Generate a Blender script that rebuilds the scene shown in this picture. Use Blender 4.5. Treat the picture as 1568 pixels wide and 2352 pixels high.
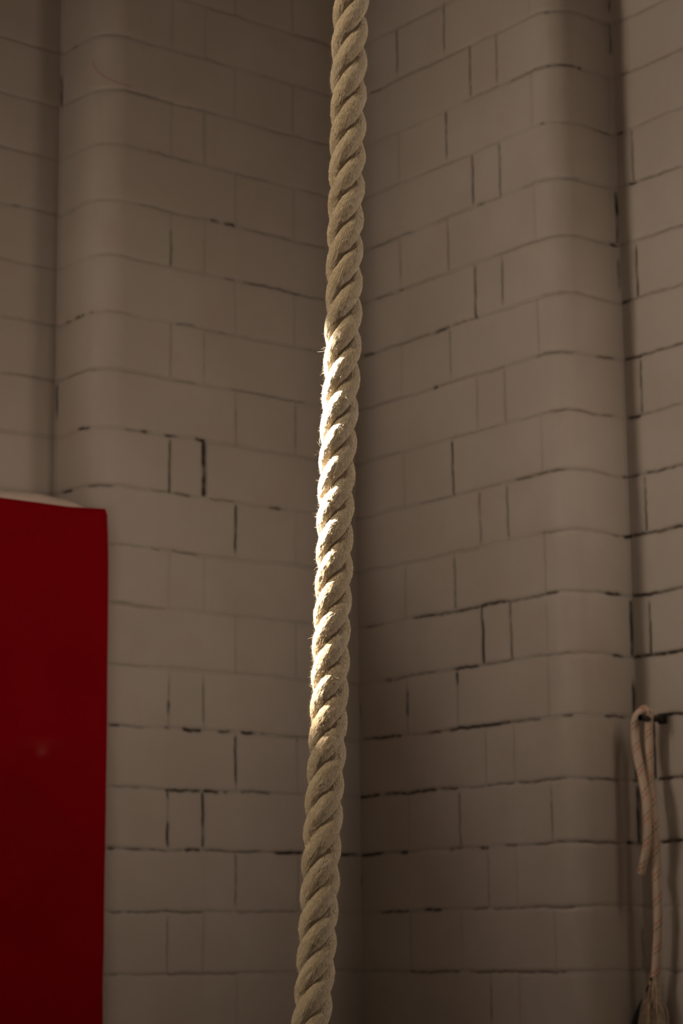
import bpy, math, random
import numpy as np
from mathutils import Vector, Matrix

for o in list(bpy.data.objects):
    bpy.data.objects.remove(o, do_unlink=True)
SC = bpy.context.scene
COL = SC.collection
rng = np.random.default_rng(7)

# ---------------------------------------------------------------- camera
CAM = Vector((4.9071, 6.0579, 1.4822))
FWD = Vector((-0.61195, -0.76662, 0.19445)).normalized()
RGT = Vector((-0.78270, 0.62232, -0.00974)).normalized()
UPV = RGT.cross(FWD).normalized()
RGT = FWD.cross(UPV).normalized()
cd = bpy.data.cameras.new('camera')
cam = bpy.data.objects.new('camera', cd)
COL.objects.link(cam)
m = Matrix((RGT, UPV, -FWD)).transposed().to_4x4()
m.translation = CAM
cam.matrix_world = m
cd.sensor_fit = 'VERTICAL'
cd.sensor_height = 36.0
cd.lens = 5042.5 / 2352 * 36.0
cd.clip_start = 0.05
cd.dof.use_dof = True
cd.dof.focus_distance = 2.34
cd.dof.aperture_fstop = 17.0
SC.camera = cam

# ---------------------------------------------------------------- light
SC.view_settings.view_transform = 'Standard'
SC.view_settings.look = 'None'
SC.view_settings.gamma = 1.0
SC.view_settings.exposure = -0.15
SC.render.film_transparent = False
w = bpy.data.worlds.new('world')
SC.world = w
w.use_nodes = True
bg = w.node_tree.nodes['Background']
bg.inputs[0].default_value = (1.0, 0.80, 0.63, 1)
bg.inputs[1].default_value = 0.062

SUN_DIR = Vector((0.5946, -0.8040, 0.625)).normalized()    # towards the sun
sd = bpy.data.lights.new('sun', 'SUN')
sd.energy = 160.0
sd.color = (1.0, 0.93, 0.82)
sd.angle = math.radians(0.53)
sun = bpy.data.objects.new('sun', sd)
COL.objects.link(sun)
sun.location = (6, -6, 9)
sun.rotation_euler = SUN_DIR.to_track_quat('Z', 'Y').to_euler()


def area(name, loc, target, sx, sy, power, color, spread=180):
    d = bpy.data.lights.new(name, 'AREA')
    d.shape = 'RECTANGLE'
    d.size, d.size_y = sx, sy
    d.energy = power
    d.color = color
    d.spread = math.radians(spread)
    o = bpy.data.objects.new(name, d)
    COL.objects.link(o)
    o.location = loc
    o.rotation_euler = (Vector(loc) - Vector(target)).to_track_quat('Z', 'Y').to_euler()
    return o


LW = (1.0, .83, .68)
area('daylight_left_window', (3.4, -.15, 3.6), (1.5, 3, 3.8), 1.2, 1.0, 46, LW, 120)
area('daylight_left_window_lower', (3.0, -.15, 3.5), (1.5, 3, 3.1), 1.2, 1.0, 17, LW)
area('left_wall_fill', (-.15, 2.4, 3.2), (1.5, 1.8, 2.9), .7, 1.0, 11, LW)  # added fill lamp that brightens the left wall, no opening behind it
area('left_wall_fill_narrow', (.6, 4.2, 3.0), (1.5, 0, 2.6), 1, 1, 2.0, LW, 50)  # extra narrow lamp added inside the room, lifts the left wall
area('rope_sidelight_left', (9.5, 2.5, 5.6), (3.48, 4.28, 3.3), 1.2, 0.9, 44, (1.0, .85, .62), 44)  # lamp added to light the rope from the front left, no window there
area('rope_sidelight_right', (-.15, 7.2, 2.6), (3.48, 4.28, 2.2), .9, 1.1, 11, (1.0, .86, .72), 40)  # lamp added to brighten the rope's right flank, aimed at it alone


# ---------------------------------------------------------------- helpers
def _hash(i, j, seed):
    n = (i.astype(np.int64) * 374761393 + j.astype(np.int64) * 668265263 + seed * 974634777) & 0x7fffffff
    n = ((n ^ (n >> 13)) * 1274126177) & 0x7fffffff
    return ((n ^ (n >> 16)) & 0xffff) / 65535.0


def vnoise(x, y, seed=0):
    x, y = np.broadcast_arrays(np.asarray(x, float), np.asarray(y, float))
    i, j = np.floor(x), np.floor(y)
    fx, fy = x - i, y - j
    fx, fy = fx * fx * (3 - 2 * fx), fy * fy * (3 - 2 * fy)
    a, b = _hash(i, j, seed), _hash(i + 1, j, seed)
    c, d = _hash(i, j + 1, seed), _hash(i + 1, j + 1, seed)
    return (a * (1 - fx) + b * fx) * (1 - fy) + (c * (1 - fx) + d * fx) * fy


def fbm(x, y, seed=0, oct=3):
    s, a, t = 0, 1, 0
    for k in range(oct):
        s = s + a * vnoise(x * 2 ** k, y * 2 ** k, seed + 11 * k)
        t += a
        a *= .5
    return s / t


def grid_faces(nu, nv, wrap=False):
    """faces of an nu x nv vertex grid, index = u*nv + v; wrap closes v"""
    u = np.arange(nu - 1)[:, None]
    v = np.arange(nv if wrap else nv - 1)[None, :]
    v2 = (v + 1) % nv
    return np.stack([u * nv + v, (u + 1) * nv + v, (u + 1) * nv + v2, u * nv + v2], -1).reshape(-1, 4)


def new_mesh(name, verts, faces, mat=None, parent=None, smooth=True, uv=None, attrs=None):
    verts = np.asarray(verts, np.float32).reshape(-1, 3)
    faces = np.asarray(faces, np.int32)
    me = bpy.data.meshes.new(name)
    k = faces.shape[1]
    me.vertices.add(len(verts))
    me.vertices.foreach_set('co', verts.ravel())
    me.loops.add(faces.size)
    me.loops.foreach_set('vertex_index', faces.ravel())
    me.polygons.add(len(faces))
    me.polygons.foreach_set('loop_start', np.arange(len(faces), dtype=np.int32) * k)
    me.update(calc_edges=True)
    me.polygons.foreach_set('use_smooth', np.full(len(faces), smooth))
    if uv is not None:                       # per-vertex pair stored as an attribute
        at = me.attributes.new('coord', 'FLOAT_VECTOR', 'POINT')
        u3 = np.zeros((len(verts), 3), np.float32)
        u3[:, :2] = uv
        at.data.foreach_set('vector', u3.ravel())
    for nm, val in (attrs or {}).items():
        at = me.attributes.new(nm, 'FLOAT', 'POINT')
        at.data.foreach_set('value', np.asarray(val, np.float32).ravel())
    me.validate()
    o = bpy.data.objects.new(name, me)
    COL.objects.link(o)
    if mat:
        me.materials.append(mat)
    if parent:
        o.parent = parent
        o.matrix_parent_inverse = Matrix.Translation(parent.location).inverted()
    return o


def join_arrays(parts):
    V, Fc, off = [], [], 0
    for v, f in parts:
        V.append(np.asarray(v, float).reshape(-1, 3))
        Fc.append(np.asarray(f) + off)
        off += len(V[-1])
    return np.concatenate(V), np.concatenate(Fc)


def box(x0, x1, y0, y1, z0, z1):
    v = [(x, y, z) for x in (x0, x1) for y in (y0, y1) for z in (z0, z1)]
    f = [(0, 1, 3, 2), (4, 6, 7, 5), (0, 4, 5, 1), (2, 3, 7, 6), (0, 2, 6, 4), (1, 5, 7, 3)]
    return np.array(v, float), np.array(f)


def spline(pts, step):
    """Catmull-Rom through pts, resampled evenly"""
    P = np.asarray(pts, float)
    P = np.vstack([2 * P[0] - P[1], P, 2 * P[-1] - P[-2]])
    out = []
    for i in range(1, len(P) - 2):
        t = np.linspace(0, 1, 24, endpoint=False)[:, None]
        a, b, c, d = P[i - 1], P[i], P[i + 1], P[i + 2]
        out.append(.5 * (2 * b + (c - a) * t + (2 * a - 5 * b + 4 * c - d) * t ** 2 + (3 * b - a - 3 * c + d) * t ** 3))
    out = np.vstack(out + [P[-2:-1]])
    s = np.concatenate([[0], np.cumsum(np.linalg.norm(np.diff(out, axis=0), axis=1))])
    n = max(2, int(s[-1] / step) + 1)
    q = np.linspace(0, s[-1], n)
    return np.stack([np.interp(q, s, out[:, k]) for k in range(3)], 1), q


def frames(P, up=(1, 0, 0)):
    T = np.gradient(P, axis=0)
    T /= np.linalg.norm(T, axis=1)[:, None]
    N = np.zeros_like(P)
    n = np.array(up, float)
    for i, t in enumerate(T):
        n = n - t * (n @ t)
        n /= np.linalg.norm(n)
        N[i] = n
    return T, N, np.cross(T, N)


def tube(P, q, rad, seg=20, up=(1, 0, 0), cap=True):
    T, N, B = frames(P, up)
    a = np.linspace(0, 2 * np.pi, seg, endpoint=False)
    rad = np.broadcast_to(np.asarray(rad, float), (len(P),))
    V = P[:, None] + rad[:, None, None] * (np.cos(a)[None, :, None] * N[:, None] + np.sin(a)[None, :, None] * B[:, None])
    uv = np.stack(np.broadcast_arrays(a[None, :] / (2 * np.pi), q[:, None]), -1)
    F = grid_faces(len(P), seg, True)
    V = V.reshape(-1, 3)
    uv = uv.reshape(-1, 2)
    if cap:
        n0 = len(V)
        V = np.vstack([V, P[:1] - T[:1] * rad[0] * .4, P[-1:] + T[-1:] * rad[-1] * .4])
        uv = np.vstack([uv, [[0, q[0]]], [[0, q[-1]]]])
        i = np.arange(seg)
        j = (i + 1) % seg
        last = (len(P) - 1) * seg
        F = np.vstack([F, np.stack([np.full(seg, n0), i, j, np.full(seg, n0)], 1)[:, [0, 2, 1, 1]] * 0 + np.stack([np.full(seg, n0), j, i, i], 1),
                       np.stack([np.full(seg, n0 + 1), last + i, last + j, last + j], 1)])
    return V, F, uv


def split_tris(F):
    return F


def material(name):
    mt = bpy.data.materials.new(name)
    mt.use_nodes = True
    nt = mt.node_tree
    return mt, nt, nt.nodes['Principled BSDF']


def N(nt, typ, **kw):
    n = nt.nodes.new(typ)
    for k, v in kw.items():
        if k in n.inputs.keys() if isinstance(k, str) else False:
            n.inputs[k].default_value = v
        else:
            setattr(n, k, v)
    return n


def mathn(nt, op, a, b=None, c=None, clamp=False):
    n = nt.nodes.new('ShaderNodeMath')
    n.operation = op
    n.use_clamp = clamp
    for i, x in enumerate((a, b, c)):
        if x is None:
            continue
        if isinstance(x, (int, float)):
            n.inputs[i].default_value = x
        else:
            nt.links.new(x, n.inputs[i])
    return n.outputs[0]


def mixc(nt, fac, a, b):
    n = nt.nodes.new('ShaderNodeMix')
    n.data_type = 'RGBA'
    for sock, x in ((n.inputs[0], fac), (n.inputs[6], a), (n.inputs[7], b)):
        if isinstance(x, (int, float)):
            sock.default_value = x
        elif isinstance(x, tuple):
            sock.default_value = (*x, 1) if len(x) == 3 else x
        else:
            nt.links.new(x, sock)
    return n.outputs[2]


def attr(nt, name, vec=False):
    n = nt.nodes.new('ShaderNodeAttribute')
    n.attribute_name = name
    return n.outputs['Vector' if vec else 'Fac']


def noise(nt, vec, scale, detail=3, rough=.55, out='Fac'):
    n = nt.nodes.new('ShaderNodeTexNoise')
    n.inputs['Scale'].default_value = scale
    n.inputs['Detail'].default_value = detail
    n.inputs['Roughness'].default_value = rough
    if vec is not None:
        nt.links.new(vec, n.inputs['Vector'])
    return n.outputs[out]


def mapping(nt, vec, scale=(1, 1, 1), loc=(0, 0, 0), rot=(0, 0, 0)):
    n = nt.nodes.new('ShaderNodeMapping')
    n.inputs['Scale'].default_value = scale
    n.inputs['Location'].default_value = loc
    n.inputs['Rotation'].default_value = rot
    nt.links.new(vec, n.inputs['Vector'])
    return n.outputs[0]


def ramp(nt, fac, lo, hi):
    n = nt.nodes.new('ShaderNodeMapRange')
    n.interpolation_type = 'SMOOTHSTEP'
    n.inputs[1].default_value = lo
    n.inputs[2].default_value = hi
    nt.links.new(fac, n.inputs[0])
    return n.outputs[0]


def bump(nt, bsdf, height, strength, dist, prev=None):
    n = nt.nodes.new('ShaderNodeBump')
    n.inputs['Strength'].default_value = strength
    n.inputs['Distance'].default_value = dist
    nt.links.new(height, n.inputs['Height'])
    if prev is not None:
        nt.links.new(prev, n.inputs['Normal'])
    nt.links.new(n.outputs[0], bsdf.inputs['Normal'])
    return n.outputs[0]


def empty(name, loc, label=None, cat=None, group=None):
    o = bpy.data.objects.new(name, None)
    COL.objects.link(o)
    o.location = loc
    o.empty_display_size = .1
    bpy.context.view_layer.update()
    tag(o, label, cat, group)
    return o


def tag(o, label=None, cat=None, group=None, kind=None):
    if label: o['label'] = label
    if cat: o['category'] = cat
    if group: o['group'] = group
    if kind: o['kind'] = kind
    return o


# ---------------------------------------------------------------- materials
ARC = (1.0, 4.56, .143)

def mat_wall():
    mt, nt, b = material('painted_blockwork')
    co = attr(nt, 'coord', True)
    dirt = attr(nt, 'dirt')
    geo = nt.nodes.new('ShaderNodeTexCoord').outputs['Object']
    paint = mixc(nt, ramp(nt, noise(nt, geo, 2.3, 4), .35, .65), (0.46, 0.405, 0.345), (0.50, 0.445, 0.385))
    blot = ramp(nt, noise(nt, geo, 7.0, 3), .5, .72)
    paint = mixc(nt, mathn(nt, 'MULTIPLY', blot, .5), paint, (0.47, 0.39, 0.335))
    streak = ramp(nt, noise(nt, mapping(nt, co, (26, 1.2, 1)), 1.0, 2), .5, .8)
    paint = mixc(nt, mathn(nt, 'MULTIPLY', streak, .10), paint, (0.40, 0.33, 0.26))
    stain = ramp(nt, noise(nt, mapping(nt, geo, (1, 1, 1), (3, 1, 7)), 14.0, 5), .66, .78)
    paint = mixc(nt, mathn(nt, 'MULTIPLY', stain, .16), paint, (0.30, 0.24, 0.18))
    speck = ramp(nt, noise(nt, geo, 55.0, 3), .70, .78)
    paint = mixc(nt, mathn(nt, 'MULTIPLY', speck, .22), paint, (0.20, 0.16, 0.12))
    # faint red rubbed arc on the left pilaster
    v1 = nt.nodes.new('ShaderNodeVectorMath')
    v1.operation = 'DISTANCE'
    nt.links.new(co, v1.inputs[0])
    v1.inputs[1].default_value = (1 + ARC[0], ARC[1], 0)
    ring = mathn(nt, 'ABSOLUTE', mathn(nt, 'SUBTRACT', v1.outputs['Value'], ARC[2]))
    sp = nt.nodes.new('ShaderNodeSeparateXYZ')
    nt.links.new(co, sp.inputs[0])
    inr = mathn(nt, 'MULTIPLY', mathn(nt, 'LESS_THAN', sp.outputs[0], 1 + 1.135), mathn(nt, 'GREATER_THAN', sp.outputs[0], 1 + .985))
    inr = mathn(nt, 'MULTIPLY', inr, mathn(nt, 'LESS_THAN', sp.outputs[1], ARC[1]))
    mark = mathn(nt, 'MULTIPLY', mathn(nt, 'SUBTRACT', 1.0, ramp(nt, ring, .001, .005)), mathn(nt, 'MULTIPLY', inr, .5))
    paint = mixc(nt, mark, paint, (0.42, 0.13, 0.10))
    col = mixc(nt, dirt, paint, (0.030, 0.022, 0.014))
    nt.links.new(col, b.inputs['Base Color'])
    b.inputs['Roughness'].default_value = .62
    b.inputs['Specular IOR Level'].default_value = .3
    n1 = bump(nt, b, noise(nt, geo, 190, 3), .25, .0012)
    bump(nt, b, noise(nt, geo, 22, 3), .35, .004, n1)
    return mt


def mat_plain(name, col, rough=.6, bumps=None, metallic=0.0, var=.12, scale=9):
    mt, nt, b = material(name)
    geo = nt.nodes.new('ShaderNodeTexCoord').outputs['Object']
    c2 = tuple(x * (1 - var) for x in col)
    nt.links.new(mixc(nt, ramp(nt, noise(nt, geo, scale, 4), .35, .65), col, c2), b.inputs['Base Color'])
    b.inputs['Roughness'].default_value = rough
    b.inputs['Metallic'].default_value = metallic
    if bumps:
        bump(nt, b, noise(nt, geo, bumps[0], 4), bumps[1], bumps[2])
    return mt


def mat_vinyl():
    mt, nt, b = material('red_vinyl')
    geo = nt.nodes.new('ShaderNodeTexCoord').outputs['Object']
    col = mixc(nt, ramp(nt, noise(nt, geo, 3, 3), .3, .7), (0.27, 0.0008, 0.0055), (0.24, 0.0008, 0.004))
    col = mixc(nt, mathn(nt, 'MULTIPLY', attr(nt, 'scuff'), .35), col, (0.55, 0.22, 0.16))
    nt.links.new(col, b.inputs['Base Color'])
    b.inputs['Roughness'].default_value = .8
    b.inputs['Specular IOR Level'].default_value = .03
    n1 = bump(nt, b, noise(nt, geo, 400, 2), .15, .0006)
    bump(nt, b, noise(nt, geo, 6, 2), .2, .01, n1)
    return mt


def mat_hemp():
    mt, nt, b = material('natural_fibre')
    co = attr(nt, 'coord', True)            # x: around the strand (yarns), y: along it in metres
    fib = noise(nt, mapping(nt, co, (1.6, 260, 1)), 1.0, 4, .65)
    fine = noise(nt, mapping(nt, co, (5.0, 700, 1)), 1.0, 3, .6)
    geo = nt.nodes.new('ShaderNodeTexCoord').outputs['Object']
    base = mixc(nt, ramp(nt, fib, .3, .7), (0.44, 0.325, 0.19), (0.71, 0.59, 0.43))
    base = mixc(nt, mathn(nt, 'MULTIPLY', ramp(nt, fine, .40, .62), .45), base, (0.33, 0.235, 0.135))
    base = mixc(nt, mathn(nt, 'MULTIPLY', ramp(nt, noise(nt, geo, 60, 3), .45, .7), .35), base, (0.58, 0.51, 0.41))
    nt.links.new(base, b.inputs['Base Color'])
    b.inputs['Roughness'].default_value = .85
    b.inputs['Specular IOR Level'].default_value = .2
    b.inputs['Sheen Weight'].default_value = .25
    b.inputs['Sheen Roughness'].default_value = .5
    b.inputs['Sheen Tint'].default_value = (1, .92, .8, 1)
    base2 = base
    n1 = bump(nt, b, fib, 1.0, .0032)
    n1 = bump(nt, b, fine, 1.0, .0014, n1)
    bump(nt, b, noise(nt, geo, 900, 3), 1.0, .0014, n1)
    return mt


def mat_fuzz():
    mt, nt, b = material('loose_fibres')
    b.inputs['Base Color'].default_value = (0.72, 0.62, 0.47, 1)
    b.inputs['Roughness'].default_value = .7
    return mt


def mat_kernmantle():
    mt, nt, b = material('woven_sheath_with_tracers')
    co = attr(nt, 'coord', True)
    sep = nt.nodes.new('ShaderNodeSeparateXYZ')
    nt.links.new(co, sep.inputs[0])
    u, v = sep.outputs[0], sep.outputs[1]
    per = .075
    ph = mathn(nt, 'FRACT', mathn(nt, 'SUBTRACT', mathn(nt, 'DIVIDE', v, per), u))
    dash = mathn(nt, 'LESS_THAN', mathn(nt, 'FRACT', mathn(nt, 'MULTIPLY', u, 9.0)), .58)
    red = mathn(nt, 'MULTIPLY', mathn(nt, 'MULTIPLY', mathn(nt, 'GREATER_THAN', ph, .10), mathn(nt, 'LESS_THAN', ph, .22)), dash)
    grn = mathn(nt, 'MULTIPLY', mathn(nt, 'MULTIPLY', mathn(nt, 'GREATER_THAN', ph, .34), mathn(nt, 'LESS_THAN', ph, .43)), dash)
    weave = noise(nt, mapping(nt, co, (40, 420, 1)), 1.0, 2)
    base = mixc(nt, ramp(nt, weave, .3, .7), (0.60, 0.47, 0.35), (0.72, 0.56, 0.43))
    base = mixc(nt, mathn(nt, 'MULTIPLY', red, .8), base, (0.52, 0.11, 0.04))
    base = mixc(nt, mathn(nt, 'MULTIPLY', grn, .8), base, (0.10, 0.10, 0.05))
    nt.links.new(base, b.inputs['Base Color'])
    b.inputs['Roughness'].default_value = .75
    bump(nt, b, weave, .4, .001)
    return mt


M_WALL = mat_wall()
M_VINYL = mat_vinyl()
M_PALE = mat_plain('pale_canvas', (0.74, 0.60, 0.50), .7, (120, .3, .001))
M_HEMP = mat_hemp()
M_FUZZ = mat_fuzz()
M_CORD = mat_kernmantle()
M_CORE = mat_plain('core_fibres', (0.78, 0.64, 0.46), .8, (300, .4, .001), var=.3, scale=60)
M_COREDARK = mat_plain('tan_core_fibres', (0.42, 0.26, 0.15), .8, var=.3, scale=60)
M_BLACK = mat_plain('black_cord', (0.012, 0.010, 0.010), .7)
M_STEEL = mat_plain('dark_steel', (0.07, 0.062, 0.058), .45, (60, .3, .001), metallic=.7)
M_FLOOR = mat_plain('dark_floor', (0.045, 0.032, 0.025), .6, (40, .2, .002))
M_CEIL = mat_plain('dark_ceiling', (0.09, 0.07, 0.05), .8)
M_FRAME = mat_plain('window_paint', (0.55, 0.5, 0.42), .5)

# ---------------------------------------------------------------- walls
# each wall: profile in plan (along, out), swept up; (s, z) run over it. Joints are real grooves.
TW = 66.0
BED_L = {
 0: [(0.522,0.657,0.3), (0.110,0.274,0.4)],
 1: [(1.387,1.580,0.3), (1.222,1.265,0.5), (0.990,1.110,0.3), (0.580,0.675,0.4)],
 2: [(1.393,1.575,0.3), (1.202,1.303,0.3), (0.805,1.022,0.45), (0.618,0.750,0.3), (0.114,0.386,0.35)],
 3: [(1.398,1.571,0.3), (0.985,1.255,0.2), (0.730,0.914,0.4), (0.387,0.542,0.35), (0.147,0.248,0.3)],
 4: [(1.480,1.515,0.6), (1.376,1.472,0.3), (0.803,0.948,0.35), (0.612,0.646,0.9), (0.542,0.589,0.9), (0.289,0.503,0.4), (0.129,0.249,0.4)],
 5: [(1.355,1.425,0.3), (0.542,0.589,0.5), (0.251,0.504,0.6), (0.141,0.251,0.4)],
 6: [(1.253,1.281,0.8), (1.163,1.219,0.8), (1.118,1.132,0.6), (0.979,1.074,0.3), (0.709,0.792,0.5), (0.579,0.617,0.4), (0.153,0.233,0.3)],
 7: [(1.330,1.518,0.4), (1.102,1.275,0.4), (0.709,0.799,0.35), (0.234,0.561,0.45)],
 8: [(1.125,1.186,0.9), (0.940,0.992,0.5), (0.908,0.929,0.95), (0.784,0.834,0.7), (0.668,0.708,0.95)],
 9: [(1.222,1.287,0.8), (1.030,1.131,0.6), (0.797,0.885,0.4), (0.725,0.797,0.6), (0.542,0.653,0.4), (0.344,0.392,0.8)],
 10: [(0.919,1.050,0.3), (0.849,0.884,0.5), (0.697,0.805,0.5)],
 11: [(0.830,1.041,0.3)],
 12: [(0.898,1.039,0.3)],
 13: [(0.998,1.041,0.7), (0.913,0.998,0.4), (0.809,0.835,0.5), (0.681,0.757,0.95), (0.561,0.611,0.9), (0.464,0.515,0.9), (0.414,0.432,0.6), (0.215,0.358,0.4)],
 14: [(0.962,1.034,0.4), (0.928,0.954,0.8), (0.686,0.825,0.8), (0.614,0.671,0.95), (0.573,0.588,0.8), (0.396,0.515,0.6), (0.265,0.274,0.5)],
 15: [(1.025,1.039,0.95), (0.918,0.977,0.7), (0.824,0.892,0.5), (0.755,0.798,0.5), (0.685,0.746,0.9), (0.434,0.667,0.55), (0.247,0.378,0.95), (0.016,0.247,0.8)],
 16: [(0.991,1.037,0.5), (0.676,0.974,0.5), (0.287,0.534,0.4)],
 17: [(1.005,1.035,0.4), (0.525,0.813,0.4)],
}
JOINT_L = [(0.815,3.799,3.928,0.6), (0.801,2.996,3.185,0.7), (0.684,3.003,3.199,1), (0.533,2.821,2.990,0.8), (0.533,3.254,3.332,0.4), (0.279,3.225,3.385,0.4), (0.814,2.299,2.364,0.4), (0.813,2.255,2.299,0.95), (0.669,2.227,2.367,0.5), (0.535,2.028,2.190,0.8), (0.818,1.975,1.996,0.8), (0.817,1.811,1.889,0.95), (0.671,1.814,1.994,0.9), (0.543,1.622,1.795,0.5), (0.815,1.412,1.586,0.4), (0.672,3.420,3.577,0.3), (0.804,3.415,3.601,0.2), (0.542,4.032,4.195,0.2), (0.542,4.408,4.608,0.2), (0.675,4.231,4.418,0.3), (0.815,4.223,4.393,0.2), (0.673,3.782,3.941,0.2), (0.269,2.181,2.196,0.7), (1.327,4.400,4.505,0.7), (1.327,3.266,3.389,0.6)]
BED_R = {
 0: [(0.159,0.529,0.25), (0.972,1.173,0.2)],
 1: [(0.107,0.171,0.6), (0.171,0.663,0.4), (0.711,0.799,0.2), (0.934,1.269,0.25)],
 2: [(0.613,0.804,0.35), (0.861,1.026,0.5), (1.026,1.146,0.6), (1.146,1.166,0.85), (1.352,1.385,0.8), (1.385,1.642,0.35)],
 3: [(0.124,0.561,0.25), (1.003,1.020,0.6), (1.209,1.293,0.5), (1.324,1.345,0.9), (1.376,1.631,0.25)],
 4: [(0.095,0.342,0.5), (0.461,0.646,0.3), (0.680,0.714,0.8), (0.714,0.803,0.4), (0.912,1.139,0.3), (1.364,1.407,0.8), (1.407,1.575,0.5), (1.575,1.601,0.65)],
 5: [(0.116,0.216,0.5), (0.252,0.277,0.7), (0.289,0.502,0.3), (0.752,0.989,0.35), (0.989,1.253,0.3), (1.280,1.305,0.9), (1.437,1.609,0.4)],
 6: [(0.047,0.107,0.9), (0.112,0.427,0.4), (0.448,0.520,0.8), (0.543,0.678,0.5), (1.001,1.011,0.6), (1.018,1.264,0.35), (1.316,1.357,0.9), (1.367,1.599,0.4)],
 7: [(0.059,0.421,0.3), (0.433,0.456,0.9), (0.468,0.803,0.4), (0.952,1.100,0.5), (1.194,1.275,0.6), (1.321,1.417,0.8), (1.417,1.588,0.6)],
 8: [(0.517,0.775,0.35), (0.860,1.005,0.3), (1.005,1.266,0.5), (1.323,1.387,0.9), (1.387,1.577,0.4)],
 9: [(0.341,0.525,0.35), (0.525,0.768,0.3), (0.842,1.059,0.6), (1.059,1.236,0.3), (1.297,1.367,0.7), (1.397,1.566,0.7)],
 10: [(0.118,0.652,0.2), (0.958,1.039,0.4), (1.226,1.277,0.5), (1.293,1.327,0.95), (1.327,1.555,0.8)],
 11: [(0.043,0.141,0.5), (0.305,0.646,0.8), (0.646,0.775,0.9), (0.775,0.962,0.5), (0.962,1.018,0.7), (1.197,1.267,0.9), (1.318,1.435,0.9), (1.435,1.545,0.6)],
 12: [(0.149,0.180,0.8), (0.185,0.417,0.5), (0.507,0.639,0.8), (0.661,0.810,0.5), (0.893,1.055,0.35), (1.227,1.267,0.8), (1.312,1.534,0.95)],
 13: [(0.026,0.227,0.8), (0.366,0.445,0.7), (0.479,0.782,0.85), (0.782,0.926,0.6), (1.020,1.056,0.7), (1.178,1.268,0.7), (1.356,1.523,0.95)],
 14: [(0.000,0.104,0.9), (0.140,0.406,0.85), (0.429,0.517,0.7), (0.572,0.795,0.5), (0.816,1.029,0.6), (1.099,1.228,0.6), (1.298,1.327,0.8), (1.400,1.512,0.9)],
 15: [(0.000,0.124,0.9), (0.218,0.253,0.9), (0.467,0.494,0.9), (0.500,0.533,0.6), (0.620,0.662,0.9), (0.746,0.808,0.6), (0.890,1.218,0.55), (1.258,1.327,0.95), (1.403,1.502,1)],
 16: [(0.108,0.255,0.7), (0.339,0.422,0.8), (0.581,0.655,0.5), (0.687,1.045,0.5)],
 17: [(0.255,0.510,0.6), (0.564,1.009,0.6)],
}
JOINT_R = [(0.003,2.295,2.326,0.9), (0.003,1.699,1.729,0.9), (0.264,4.632,4.801,0.6), (0.526,4.633,4.809,0.6), (0.660,4.409,4.602,0.6), (0.800,4.415,4.597,0.5), (0.255,4.240,4.389,0.2), (0.522,4.219,4.397,0.7), (0.650,4.014,4.196,0.75), (0.790,3.998,4.193,0.6), (0.255,3.844,3.974,0.4), (0.517,3.802,4.001,0.5), (0.657,3.650,3.789,0.7), (0.661,3.598,3.648,0.95), (0.796,3.616,3.769,0.6), (0.518,3.432,3.592,0.5), (0.647,3.235,3.388,0.3), (0.787,3.208,3.388,0.4), (0.521,2.998,3.194,0.85), (0.253,3.012,3.184,0.25), (0.653,2.811,2.990,0.6), (0.794,2.812,2.989,0.6), (0.520,2.605,2.788,0.6), (0.264,2.653,2.791,0.3), (0.980,2.605,2.790,0.3), (0.660,2.404,2.602,1), (0.796,2.404,2.599,0.7), (0.982,2.420,2.575,0.25), (0.265,2.272,2.347,0.85), (0.522,2.345,2.393,0.95), (0.521,2.213,2.345,0.3), (0.661,2.007,2.164,0.3), (0.794,2.027,2.168,0.3), (0.528,1.806,1.986,0.6), (0.968,1.822,1.973,0.5), (0.663,1.604,1.772,0.4), (0.663,1.237,1.375,0.5), (1.401,4.002,4.193,0.6), (1.405,3.603,3.783,0.8), (1.393,3.202,3.386,0.7), (1.393,2.804,2.987,0.7), (1.395,2.398,2.575,0.8), (1.390,1.999,2.194,0.95), (1.312,4.642,4.687,0.6), (1.312,4.491,4.609,0.6), (1.312,3.898,3.992,0.95), (1.312,3.806,3.891,0.7), (1.312,3.653,3.746,0.6), (1.312,2.399,2.586,0.9), (1.312,2.214,2.320,0.9), (1.312,2.004,2.130,0.9), (1.312,1.795,1.983,0.95), (1.312,1.399,1.535,0.5)]


def pilaster_profile(edge, end):
    r = .1
    pts = [(-.03, 0), (0, 0)]
    pts += [(edge - r + r * math.sin(t), -r + r * math.cos(t)) for t in np.linspace(0, math.pi / 2, 14)]
    pts += [(edge, -.262), (edge + .008, -.27), (end, -.27)]
    pts = np.array(pts)
    s = np.concatenate([[0], np.cumsum(np.hypot(*np.diff(pts, axis=0).T))]) - .03
    return pts, s


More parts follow.
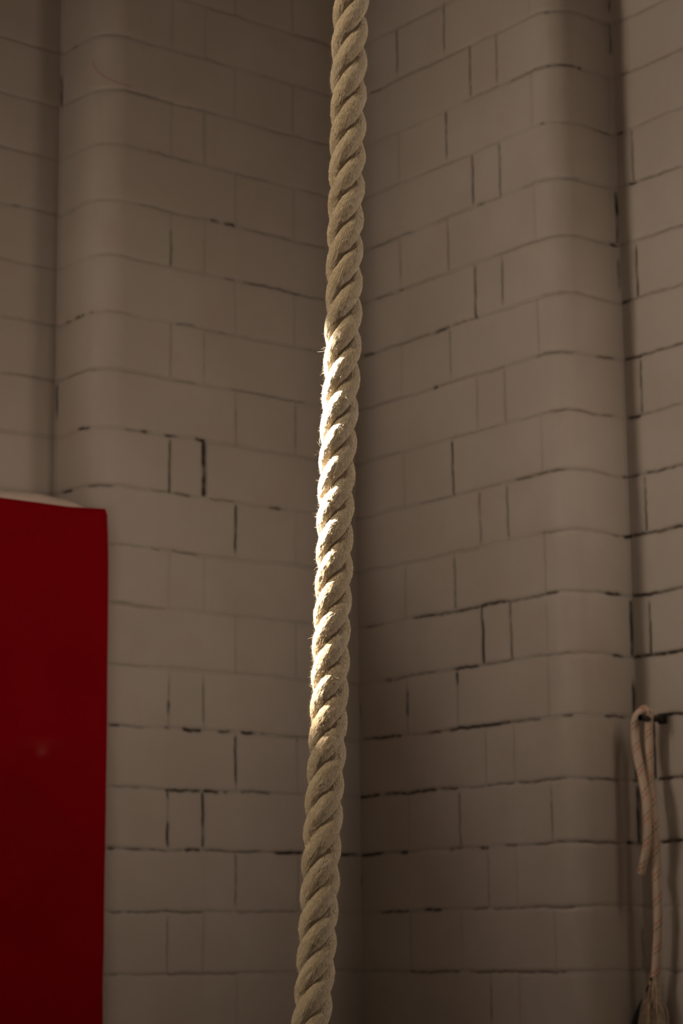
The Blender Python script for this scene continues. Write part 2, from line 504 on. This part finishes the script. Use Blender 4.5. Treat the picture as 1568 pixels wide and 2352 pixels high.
def build_wall(name, edge, end, swap, beds, joints, seed, even, odd, recess_odd):
    pts, S = pilaster_profile(edge, end)
    crease = S[-3] + .005
    rec0 = S[-2]                                   # s where the recessed plane starts
    fine_end = 2.0
    # vertical joints present on every course of a parity
    marks = []
    for p in even: marks.append((p, 0))
    for p in odd: marks.append((p, 1))
    for p in recess_odd: marks.append((rec0 + p - (edge + .008), 1))
    offs = np.array([-.014, -.009, -.0062, -.0045, -.003, -.0015, 0, .0015, .003, .0045, .0062, .009, .014])
    sl = [np.arange(-.03, fine_end, .012), np.arange(fine_end, S[-1], .12), [S[-1]], S]
    for p, _ in marks: sl.append(p + offs)
    for c in (crease,): sl.append(c + offs)
    sl = np.unique(np.round(np.clip(np.concatenate(sl), -.03, S[-1]), 4))
    zl = [np.arange(1.1, 5.3, .02), np.arange(0, 1.1, .06), np.arange(5.3, 7.0, .06), [7.0]]
    for k in range(1, 35): zl.append(.2 * k + (offs if 5 < k < 27 else offs[::3]))
    zl = np.unique(np.round(np.clip(np.concatenate(zl), 0, 7.0), 4))
    s, z = np.meshgrid(sl, zl, indexing='ij')
    along = np.interp(s, S, pts[:, 0])
    out = np.interp(s, S, pts[:, 1])
    # normals in plan
    e = 2e-3
    ax = np.interp(s + e, S, pts[:, 0]) - np.interp(s - e, S, pts[:, 0])
    ay = np.interp(s + e, S, pts[:, 1]) - np.interp(s - e, S, pts[:, 1])
    L = np.hypot(ax, ay) + 1e-9
    nx, ny = -ay / L, ax / L                       # outwards into the room
    depth = np.zeros_like(s)
    dirt = np.zeros_like(s)

    def bell(d, w):
        return np.clip(1 - np.abs(d) / w, 0, 1) ** 1.2

    row = 24 - 1 - np.floor(z / .2 + 1e-6)         # bed i lies at z = 4.8 - .2 i ; row i spans bed i..i+1
    # courses sit a hair proud or shy of each other
    blk = _hash(np.floor(s / .27 + (row % 2) * .5), row, seed)
    depth += -.0012 * (blk - .5)
    depth += .004 * (fbm(s * 3, z * 3, seed + 3) - .5)
    # bed joints
    for i in range(-10, 24):
        zb = 4.8 - .2 * i
        m = np.abs(zl - zb) < .03
        if not m.any(): continue
        ss, zz = s[:, m], z[:, m]
        wob = (vnoise(ss * 11, i, seed + 1) - .5) * .006 + (vnoise(ss * 45, i, seed + 2) - .5) * .0025
        d = zz - zb - wob
        g = .0034 * (.35 + 1.0 * vnoise(ss * 6, i, seed + 4))
        depth[:, m] += g * bell(d, .012)
        two = np.clip((vnoise(ss * 3.3, i, seed + 15) - .35) * 3, 0, 1)     # where the mortar shows both its edges
        lines = two * bell(np.abs(d) - .0045, .0042) + (1 - two) * bell(d, .010)
        dirt[:, m] = np.maximum(dirt[:, m], .26 * (.3 + .9 * vnoise(ss * 5, i, seed + 5)) * (.6 + .6 * vnoise(ss * 40, zz * 90, seed + 16)) * lines)
        for (a, b, c) in beds.get(i, []):
            edge_in = np.clip(np.minimum(ss - a + .006, b + .006 - ss) / .012, 0, 1)
            rag = .15 + 1.5 * fbm(ss * 55, i, seed + 6, 2)
            k = edge_in * (c ** 1.3) * np.clip(rag, 0, 1)
            d2 = d + (vnoise(ss * 70, i * 3.3, seed + 18) - .5) * .004
            wd = .0050 + .0040 * c
            dirt[:, m] = np.maximum(dirt[:, m], np.clip(1.3 * k * bell(d2, wd) + .22 * c * edge_in * bell(d2, wd * 2), 0, 1))
            depth[:, m] += .004 * k * bell(d2, wd)
    # upright joints that run on every second course
    for p, par in marks:
        m = np.abs(sl - p) < .03
        ss, zz = s[m], z[m]
        on = (row[m] % 2 == par)
        d = ss - p - (vnoise(zz * 14, p * 50, seed + 7) - .5) * .004
        depth[m] += on * .0022 * bell(d, .011)
        dirt[m] = np.maximum(dirt[m], on * .22 * (.25 + vnoise(zz * 4, p * 31, seed + 8)) * bell(d, .009))
    for (p, z0, z1, c) in joints:
        m = np.abs(sl - p) < .03
        ss, zz = s[m], z[m]
        near = sl[m][np.argmin(np.abs(sl[m] - p))]
        for q, _ in marks:
            if abs(q - p) < .02: near = q
        if abs(p - crease) < .03: near = crease
        d = ss - near - (vnoise(zz * 14, near * 50, seed + 7) - .5) * .004
        ed = np.clip(np.minimum(zz - z0 + .004, z1 + .004 - zz) / .012, 0, 1)
        k = ed * (c ** 1.3) * np.clip(.2 + 1.5 * fbm(zz * 50, p * 9, seed + 9, 2), 0, 1)
        d = d + (vnoise(zz * 70, p * 17, seed + 19) - .5) * .0035
        wd = .0046 + .0035 * c + (.006 if c >= 1 and name == 'wall_left' else 0)
        dirt[m] = np.maximum(dirt[m], np.clip(1.3 * k * bell(d, wd) + .2 * c * ed * bell(d, wd * 2), 0, 1))
        depth[m] += .004 * k * bell(d, wd)
    # trowelled patch, low on the left wall
    if name == 'wall_left':
        pm = np.clip(1 - np.abs(z - 2.62) / .26, 0, 1) * np.clip((1.05 - s) / .2, 0, 1)
        depth += -.011 * pm * (fbm(s * 3.2 + z * 2, z * 17 + s * 1.5, 91, 4) - .4)
    a = along - nx * depth
    o = out - ny * depth
    if swap:
        V = np.stack([o, a, z], -1)
    else:
        V = np.stack([a, o, z], -1)
    F = grid_faces(len(sl), len(zl))
    if not swap: F = F[:, ::1]
    else: F = F[:, ::-1]
    co = np.stack([s.ravel() + seed, z.ravel()], 1)
    return V.reshape(-1, 3), F, co, dirt.ravel()


def add_sheet(V, F, co, dirt, quads):
    """plain wall beyond the detailed stretch"""
    for q in quads:
        n = len(V)
        V = np.vstack([V, q])
        F = np.vstack([F, [[n, n + 1, n + 2, n + 3]]])
        co = np.vstack([co, [[p[0] + p[1], p[2]] for p in q]])
        dirt = np.concatenate([dirt, np.zeros(4)])
    return V, F, co, dirt


FE = 2.6
W0, W1, WZ0, WZ1, WZM = 6.547, 7.147, 5.239, 5.709, 5.482     # high window that lets the sunbeam in
a = build_wall('wall_left', 1.10, FE, False, BED_L, JOINT_L, 1, (.815, .674), (.540, .278), (1.65, ))
Y = -.278


def qd(x0, x1, z0, z1):
    return [(x0, Y, z0), (x1, Y, z0), (x1, Y, z1), (x0, Y, z1)]


a = add_sheet(*a, [qd(FE - .06, W0, 0, 7), qd(W1, 12, 0, 7), qd(W0, W1, 0, WZ0), qd(W0, W1, WZ1, 7)])
o = new_mesh('wall_left', a[0], a[1], M_WALL, uv=a[2], attrs={'dirt': a[3]})
tag(o, 'white painted block wall with a rounded pilaster, left of the corner', 'wall', kind='structure')
a = build_wall('wall_right', 1.085, FE, True, BED_R, JOINT_R, 40, (.526, .264, .968), (.660, .798), (1.167,))
X = -.278
a = add_sheet(*a, [[(X, FE - .06, 0), (X, FE - .06, 7), (X, 12, 7), (X, 12, 0)]])
o = new_mesh('wall_right', a[0], a[1], M_WALL, uv=a[2], attrs={'dirt': a[3]})
tag(o, 'white painted block wall with a rounded pilaster, right of the corner', 'wall', kind='structure')
v, f = box(-.27, 12, -.27, 12, -.1, 0)
tag(new_mesh('floor', v, f, M_FLOOR, smooth=False), 'dark gym floor', 'floor', kind='structure')
v, f = box(-.27, 12, -.27, 12, 7.0, 7.1)
tag(new_mesh('ceiling', v, f, M_CEIL, smooth=False), 'dark ceiling the rope hangs from', 'ceiling', kind='structure')
# high window: frame with one bar, clear upper pane, lower pane added to dim the beam
t = .03
fr = join_arrays([box(W0 - t, W0, Y - .08, Y + .02, WZ0 - t, WZ1 + t), box(W1, W1 + t, Y - .08, Y + .02, WZ0 - t, WZ1 + t),
                  box(W0, W1, Y - .08, Y + .02, WZ0 - t, WZ0), box(W0, W1, Y - .08, Y + .02, WZ1, WZ1 + t)])
win = new_mesh('window_1', fr[0], fr[1], M_FRAME, smooth=False)
tag(win, 'high window in the left wall outside the view', 'window', kind='structure')


def glass(name, tint):
    mt, nt, b = material(name)
    tr = nt.nodes.new('ShaderNodeBsdfTransparent')
    tr.inputs[0].default_value = (*tint, 1)
    nt.links.new(tr.outputs[0], nt.nodes['Material Output'].inputs[0])
    return mt


for nm, z0, z1, tint in (('clear_pane', WZM, WZ1, (1, .99, .97)), ('dimming_pane', WZ0, WZM, (.66, .62, .57))):
    v, f = box(W0, W1, Y - .045, Y - .04, z0, z1)
    new_mesh('pane', v, f, glass(nm, tint), parent=win, smooth=False)


# ---------------------------------------------------------------- crash mat
mx0, mx1, my0, my1, mh = 1.112, 2.10, -.262, .10, 2.882
root = empty('crash_mat', (1.6, -.08, 0), 'tall thick red vinyl crash mat standing upright in the left wall recess', 'crash mat')


def cushion(x0, x1, y0, y1, z0, z1, r, nx, nz, bulge):
    """upright padded slab: rounded outline in plan, swept up with soft folds on the front"""
    pl = []
    for cx, cy, a0 in ((x1 - r, y1 - r, 0), (x0 + r, y1 - r, 90), (x0 + r, y0 + r, 180), (x1 - r, y0 + r, 270)):
        for a in np.linspace(a0, a0 + 90, 6):
            pl.append((cx + r * math.cos(math.radians(a)), cy + r * math.sin(math.radians(a))))
    pl = np.array(pl + [pl[0]])
    s = np.concatenate([[0], np.cumsum(np.hypot(*np.diff(pl, axis=0).T))])
    q = np.unique(np.round(np.concatenate([s, np.arange(0, s[-1], (x1 - x0) / nx)]), 4))[:-1]
    px, py = np.interp(q, s, pl[:, 0]), np.interp(q, s, pl[:, 1])
    zz = np.linspace(z0, z1, nz)
    cx, cy = (x0 + x1) / 2, (y0 + y1) / 2
    inset = np.where(z1 - zz < r, r - np.sqrt(np.clip(r * r - (r - (z1 - zz)) ** 2, 0, None)), 0) * .8
    Pz, Px = np.meshgrid(zz, px, indexing='ij')
    _, Py = np.meshgrid(zz, py, indexing='ij')
    ins = inset[:, None]
    Xv = cx + (Px - cx) * (1 - ins / (x1 - x0) * 2)
    Yv = cy + (Py - cy) * (1 - ins / (y1 - y0) * 2)
    return Xv, Yv, Pz, zz


Xv, Yv, Zv, zz = cushion(mx0, mx1, my0, my1, 0, mh, .006, 150, 150, 0)
front = np.clip((Yv - .05) / .05, 0, 1)
fold = np.zeros_like(Xv)
for (x0, z0, ang, ln, wd, am) in ((1.55, 2.10, 35, .34, .035, .010), (1.62, 2.02, 60, .30, .04, .009), (1.45, 1.95, -55, .28, .035, -.008),
                                  (1.42, 1.72, -35, .30, .045, .008), (1.6, 1.55, 20, .4, .05, -.009), (1.3, 2.45, 80, .4, .06, .004)):
    c_, s_ = math.cos(math.radians(ang)), math.sin(math.radians(ang))
    u = (Xv - x0) * c_ + (Zv - z0) * s_
    v = -(Xv - x0) * s_ + (Zv - z0) * c_
    fold += am * np.exp(-(v / wd) ** 2 - (u / ln) ** 2)
Yv = Yv + front * (fold + .010 * (fbm(Xv * 3, Zv * 3, 5) - .5) - .012 * np.exp(-((Xv - mx0) / .05) ** 2))
side = np.clip((1.16 - Xv) / .04, 0, 1)
Xv = Xv - side * .004 * np.exp(-((Zv - 2.35) / .35) ** 2) + side * .006 * np.exp(-((Zv - mh) / .1) ** 2)
# top edge dips towards the wall side, lifts slightly at the near corner
Zv = Zv + (Zv > mh - .3) * .012 * np.exp(-((Xv - mx0) / .07) ** 2) * np.clip((Zv - mh + .3) / .3, 0, 1)
sc = np.exp(-((Zv - 2.118) / .006) ** 2) * np.clip(1 - np.abs(Xv - 1.35) / .12, 0, 1)
sc += .6 * np.exp(-((Zv - 2.095) / .012) ** 2 - ((Xv - 1.355) / .018) ** 2)
nzv, nxv = Xv.shape
V = np.stack([Xv, Yv, Zv], -1).reshape(-1, 3)
F = grid_faces(nzv, nxv, True)
# close the top with a fan of rings
ring = V[-nxv:]
cen = ring.mean(0)
rings = [V]
for k in (.66, .33, .02):
    rings.append(cen + (ring - cen) * np.array([k, k, 1]))
V2 = np.vstack(rings)
F = np.vstack([F, grid_faces(4, nxv, True) + (len(V) - nxv)])
cover = new_mesh('cover', V2, F, M_VINYL, parent=root, attrs={'scuff': np.concatenate([sc.ravel() * front.ravel(), np.zeros(3 * nxv)])})
# pale domed top panel behind the front edge
nx_, ny_ = 60, 14
u, v = np.meshgrid(np.linspace(0, 1, nx_), np.linspace(0, 1, ny_), indexing='ij')
xx = 1.135 + u * .93
hump = np.interp(xx, [1.12, 1.17, 1.22, 1.30, 1.40, 1.52, 1.65, 2.6], [-.012, .001, .0095, .0165, .009, .002, -.004, -.006])
yy = -.245 + v * .30
zt = mh + .004 + (hump + .047) * np.sin(np.pi * np.clip(1 - v, 0, 1)) ** .6 * np.clip(u * 14, 0, 1) ** .5
V = np.stack([xx, yy, zt], -1).reshape(-1, 3)
Vb = V.copy()
Vb[:, 2] = mh - .006
F = grid_faces(nx_, ny_)
n = len(V)
edge = [[i * ny_, (i + 1) * ny_, (i + 1) * ny_ + n, i * ny_ + n] for i in range(nx_ - 1)] + \
       [[(i + 1) * ny_ + ny_ - 1, i * ny_ + ny_ - 1, i * ny_ + ny_ - 1 + n, (i + 1) * ny_ + ny_ - 1 + n] for i in range(nx_ - 1)]
o = new_mesh('top_panel', np.vstack([V, Vb]), np.vstack([F[:, ::-1], F + n, edge]), M_PALE, parent=root)
o['label'] = 'pale canvas top panel bulging above the red cover'

# ---------------------------------------------------------------- climbing rope
RC = np.array([(3.4720, 4.2862, 2.5134), (3.4745, 4.2841, 2.4364), (3.4759, 4.2831, 2.3604), (3.4779, 4.2814, 2.2852), (3.4800, 4.2797, 2.2110),
               (3.4808, 4.2791, 2.1620), (3.4831, 4.2772, 2.0893), (3.4866, 4.2745, 2.0174), (3.4893, 4.2723, 1.9464), (3.4910, 4.2709, 1.8762),
               (3.4937, 4.2688, 1.8068), (3.4959, 4.2670, 1.7383), (3.4989, 4.2647, 1.6705), (3.5023, 4.2620, 1.6035), (3.5051, 4.2597, 1.5373),
               (3.5083, 4.2572, 1.4718), (3.5128, 4.2536, 1.4062)])[::-1]
# carry it on up to the ceiling and down to a slack end just above the floor
up = [(3.4698, 4.289, 2.60), (3.466, 4.294, 2.75), (3.458, 4.304, 3.05), (3.444, 4.322, 3.6), (3.42, 4.355, 4.6), (3.39, 4.39, 5.8), (3.36, 4.42, 7.0)]
dn = [(3.598, 4.185, .06), (3.572, 4.205, .5), (3.547, 4.226, .9), (3.528, 4.241, 1.18), (3.518, 4.2495, 1.33)]
ctrl = np.vstack([dn, RC, up])
kz = np.array([2.4960, 2.3827, 2.1344, 2.0237, 1.8558, 1.7583, 1.5012, 1.4404])[::-1]
kk = np.array([0, 3, 10, 13, 18, 21, 29, 31.])[::-1]


def turns(z):
    k = np.interp(z, kz, kk)
    k = np.where(z > 2.4960, (2.4960 - z) / .0358, k)
    return np.where(z < 1.4404, 31 + (1.4404 - z) / .0345, k)


rope_root = empty('climbing_rope', (3.36, 4.42, 7.0), 'thick three-strand natural fibre climbing rope hanging from the ceiling, lit by a sunbeam', 'rope')
PA, qa = spline(ctrl, .0012)
keep = ((PA[:, 2] > 1.33) & (PA[:, 2] < 2.60)) | (np.arange(len(PA)) % 6 == 0)
kt = turns(PA[:, 2])
kt = np.convolve(np.pad(kt, 40, 'reflect', reflect_type='odd'), np.ones(81) / 81, 'valid')
PA, kt = PA[keep], kt[keep]
RV = np.array(RGT[:]); RV[2] = 0; RV /= np.linalg.norm(RV)
TV = -np.array(FWD[:]); TV[2] = 0; TV /= np.linalg.norm(TV)
RS, RCEN = .00955, .01045
SEG = 128
hair_pts, hair_nrm, hair_tan = [], [], []
for j in range(3):
    ph = 2 * np.pi * kt / 3 + np.pi / 3 + 2 * np.pi * j / 3
    tight = 1 + .05 * (vnoise(PA[:, 2] * 14, j * 3.1, 77) - .5)
    rad_dir = np.cos(ph)[:, None] * RV + np.sin(ph)[:, None] * TV
    P = PA + rad_dir * (RCEN * tight)[:, None]
    T = np.gradient(P, axis=0)
    ds = np.linalg.norm(T, axis=1)
    T /= ds[:, None]
    ln = np.concatenate([[0], np.cumsum(np.linalg.norm(np.diff(P, axis=0), axis=1))])
    Nn = rad_dir - T * (rad_dir * T).sum(1)[:, None]
    Nn /= np.linalg.norm(Nn, axis=1)[:, None]
    B = np.cross(T, Nn)
    al = np.linspace(-np.pi, np.pi, SEG, endpoint=False)
    A_, L_ = np.meshgrid(al, ln, indexing='xy')
    yarn = A_ * 26 / (2 * np.pi) + TW * L_ * 26 / (2 * np.pi)
    swell = RS * (1 + .035 * (vnoise(ln * 30, j * 7.7, 5)[:, None] - .5))
    # plaited yarns: ridges, each wandering a little
    wob = .35 * (fbm(L_ * 160 / 2, np.round(yarn) * .73, 31 + j, 2) - .5)
    rid = np.abs(np.cos(np.pi * (yarn + wob)))
    h = .00036 * rid ** .8 + 0.0017 * (fbm(yarn * .9, L_ * 420, 51 + j, 3) - .5) + .0005 * (fbm(np.cos(A_) * 2 + 9, np.sin(A_) * 2 + L_ * 70, 61 + j, 2) - .5)
    # slightly flattened where strands press together
    pr = swell + h
    V = P[:, None] + pr[..., None] * (.96 * np.cos(A_)[..., None] * Nn[:, None] + 1.05 * np.sin(A_)[..., None] * B[:, None])
    co = np.stack([yarn.ravel(), L_.ravel()], 1)
    F = grid_faces(len(P), SEG, True)
    new_mesh('strand', V.reshape(-1, 3), F[:, ::-1], M_HEMP, parent=rope_root, uv=co)
    # pick roots for the loose fibres
    n_h = 16000
    zi = np.where((PA[:, 2] > 1.34) & (PA[:, 2] < 2.58))[0]
    # more fuzz where the rope is rough
    wgt = .5 + fbm(PA[zi, 2] * 25, j * 5.0, 88, 2) ** 3 * 4
    ii = rng.choice(zi, n_h, p=wgt / wgt.sum())
    aa = rng.uniform(-1.9, 1.9, n_h)
    jj = ((aa + np.pi) / (2 * np.pi) * SEG).astype(int) % SEG
    hair_pts.append(V[ii, jj])
    nn = np.cos(aa)[:, None] * Nn[ii] + np.sin(aa)[:, None] * B[ii]
    hair_nrm.append(nn)
    tt = T[ii] + np.cross(Nn[ii], T[ii]) * 0
    hair_tan.append(tt)
HP, HN, HT = map(np.vstack, (hair_pts, hair_nrm, hair_tan))
nh = len(HP)
ln = rng.gamma(2.2, .00055, nh) + .0005
ln[rng.random(nh) < .004] *= 2.6
lift = rng.uniform(.15, 1.1, nh)
sgn = np.where(rng.random(nh) < .5, -1, 1)
down = np.array([0, 0, 1.0])
dirn = down * sgn[:, None] + .5 * rng.normal(size=(nh, 3)) + HN * lift[:, None]
dirn /= np.linalg.norm(dirn, axis=1)[:, None]
curl = rng.normal(size=(nh, 3)) * 1.0 + HN * .3
steps = np.linspace(0, 1, 4)
C_ = HP[:, None] - HN[:, None] * .0002 + ln[:, None, None] * (steps[None, :, None] * dirn[:, None] + (steps ** 2)[None, :, None] * curl[:, None] * .5)
s1 = np.cross(dirn, rng.normal(size=(nh, 3)))
s1 /= np.linalg.norm(s1, axis=1)[:, None]
s2 = np.cross(dirn, s1)
wr = rng.uniform(.00004, .00009, nh)[:, None] * np.array([1, .9, .7, .3])[None]
ring = [np.cos(t) * s1 + np.sin(t) * s2 for t in (0, 2.094, 4.189)]
V = np.stack([C_ + wr[..., None] * r[:, None] for r in ring], 2)      # hair, step, 3, xyz
base = (np.arange(nh) * 12)[:, None, None]
fa = np.array([[k * 3 + a_, k * 3 + (a_ + 1) % 3, (k + 1) * 3 + (a_ + 1) % 3, (k + 1) * 3 + a_] for k in range(3) for a_ in range(3)])
F = (base + fa[None]).reshape(-1, 4)
o = new_mesh('fuzz', V.reshape(-1, 3), F, M_FUZZ, parent=rope_root, smooth=True)
o['kind'] = 'stuff'

# ---------------------------------------------------------------- wall peg and the rope hung on it
PX = -.195
peg = empty('wall_peg', (-.27, 1.207, 2.188), 'short dark steel peg sticking out of the right wall recess', 'peg')
Pp, qp = spline([(-.262, 1.207, 2.188), (-.22, 1.208, 2.187), (-.185, 1.2085, 2.186), (-.166, 1.209, 2.187)], .004)
V, F, uv = tube(Pp, qp, .0105, 16, (0, 0, 1))
new_mesh('rod', V, F, M_STEEL, parent=peg)
v, f = box(-.2685, -.262, 1.192, 1.230, 2.172, 2.206)
v2, f2 = box(-.262, -.255, 1.198, 1.220, 2.177, 2.201)
v, f = join_arrays([(v, f), (v2, f2)])
o = new_mesh('plate', v, f, M_STEEL, parent=peg, smooth=False)
bv = o.modifiers.new('bevel', 'BEVEL'); bv.width = .002; bv.segments = 2

A = [(1.1885, 2.060), (1.1895, 2.12), (1.1935, 2.175), (1.2010, 2.2020), (1.2000, 2.2140), (1.1900, 2.2120), (1.1761, 2.1883), (1.1680, 2.1404), (1.1729, 2.0847), (1.1838, 2.0357), (1.1961, 1.9800),
     (1.2066, 1.9247), (1.2113, 1.8700), (1.2108, 1.8225), (1.2028, 1.7754), (1.1851, 1.7220), (1.1765, 1.7007)]
Bq = [(1.1960, 2.1716), (1.1934, 2.1192), (1.1911, 2.0364), (1.1914, 1.9676), (1.1992, 1.8987), (1.2039, 1.8439), (1.2030, 1.7896), (1.2036, 1.7286),
      (1.2050, 1.6462), (1.2050, 1.5737), (1.2013, 1.5161), (1.1928, 1.4454), (1.1869, 1.4028), (1.1799, 1.3735)]
# one continuous rope: short tail up the front, over the peg, down the back
tail = [(-.176 - .012 * min(1, max(0, (2.0 - z) / .3)) * 0, y, z) for y, z in A[6:]][::-1]
tail = [(-.182 if z > 1.9 else -.178, y, z) for _, y, z in tail]
over = [(-.190, 1.1905, 2.2095), (-.196, 1.2050, 2.2150), (-.206, 1.2120, 2.2040)]
back = [(-.214, y + .004, z) for y, z in Bq]
path = tail + over + back
P, q = spline(path, .004)
hr = empty('hanging_rope', (-.20, 1.20, 2.2), 'pale rope with red and dark flecks doubled over a wall peg, end frayed', 'rope')
V, F, uv = tube(P, q, .0138, 24, (1, 0, 0))
new_mesh('sheath', V, F, M_CORD, parent=hr, uv=uv)
# frayed end: bundles of core fibres fanning out, a few darker
rr = random.Random(5)
ex, ey, ez = -.214, 1.184, 1.378
lots = {'core': [], 'dark': []}
for k in range(64):
    g = (k + .5) / 64 * 2 - 1
    g += rr.uniform(-.12, .12)
    top = (ex + rr.uniform(-.008, .008), ey + g * .010, ez + .022)
    sp = g * .050
    p2 = (ex + rr.uniform(-.015, .02), ey - .004 + g * .020, ez - .045 - rr.uniform(0, .01))
    p3 = (ex + rr.uniform(-.02, .03), ey - .006 + sp * .8 + rr.uniform(-.006, .006), ez - .11)
    p4 = (ex + rr.uniform(-.02, .035), ey - .006 + sp * 1.1 + rr.uniform(-.012, .012), ez - .17 - rr.uniform(0, .06))
    Pk, qk = spline([top, p2, p3, p4], .012)
    V, F, _ = tube(Pk, qk, np.linspace(.0022, .0010, len(Pk)) * rr.uniform(.8, 1.3), 6)
    lots['dark' if rr.random() < .22 else 'core'].append((V, F))
for nm, mt in (('core', M_CORE), ('dark', M_COREDARK)):
    V, F = join_arrays(lots[nm])
    o = new_mesh('frayed_end', V, F, mt, parent=hr)
    o['label'] = 'cream frayed core fibres' if nm == 'core' else 'tan frayed core fibres'
    o['kind'] = 'stuff'
Pk, qk = spline([(-.196, 1.142, 1.312), (-.192, 1.131, 1.285), (-.190, 1.120, 1.255), (-.188, 1.110, 1.21), (-.188, 1.108, 1.16)], .006)
V, F, uv = tube(Pk, qk, np.interp(qk, [0, .03, .07, .2], [.002, .006, .0095, .0095]), 14)
o = new_mesh('whipping_tail', V, F, M_BLACK, parent=hr)
o['label'] = 'black binding tail hanging at the frayed end'
# black flecks of binding twine in the fray
for (y0, z0, y1, z1, w_) in ((1.1825, 1.372, 1.1865, 1.380, .0042), (1.163, 1.338, 1.1755, 1.357, .0034)):
    Pk, qk = spline([(-.198, y0, z0), (-.1965, (y0 + y1) / 2, (z0 + z1) / 2), (-.198, y1, z1)], .003)
    V, F, uv = tube(Pk, qk, w_, 10)
    o = new_mesh('binding_twine', V, F, M_BLACK, parent=hr)
    o['label'] = 'black twine wrapped at the frayed end'
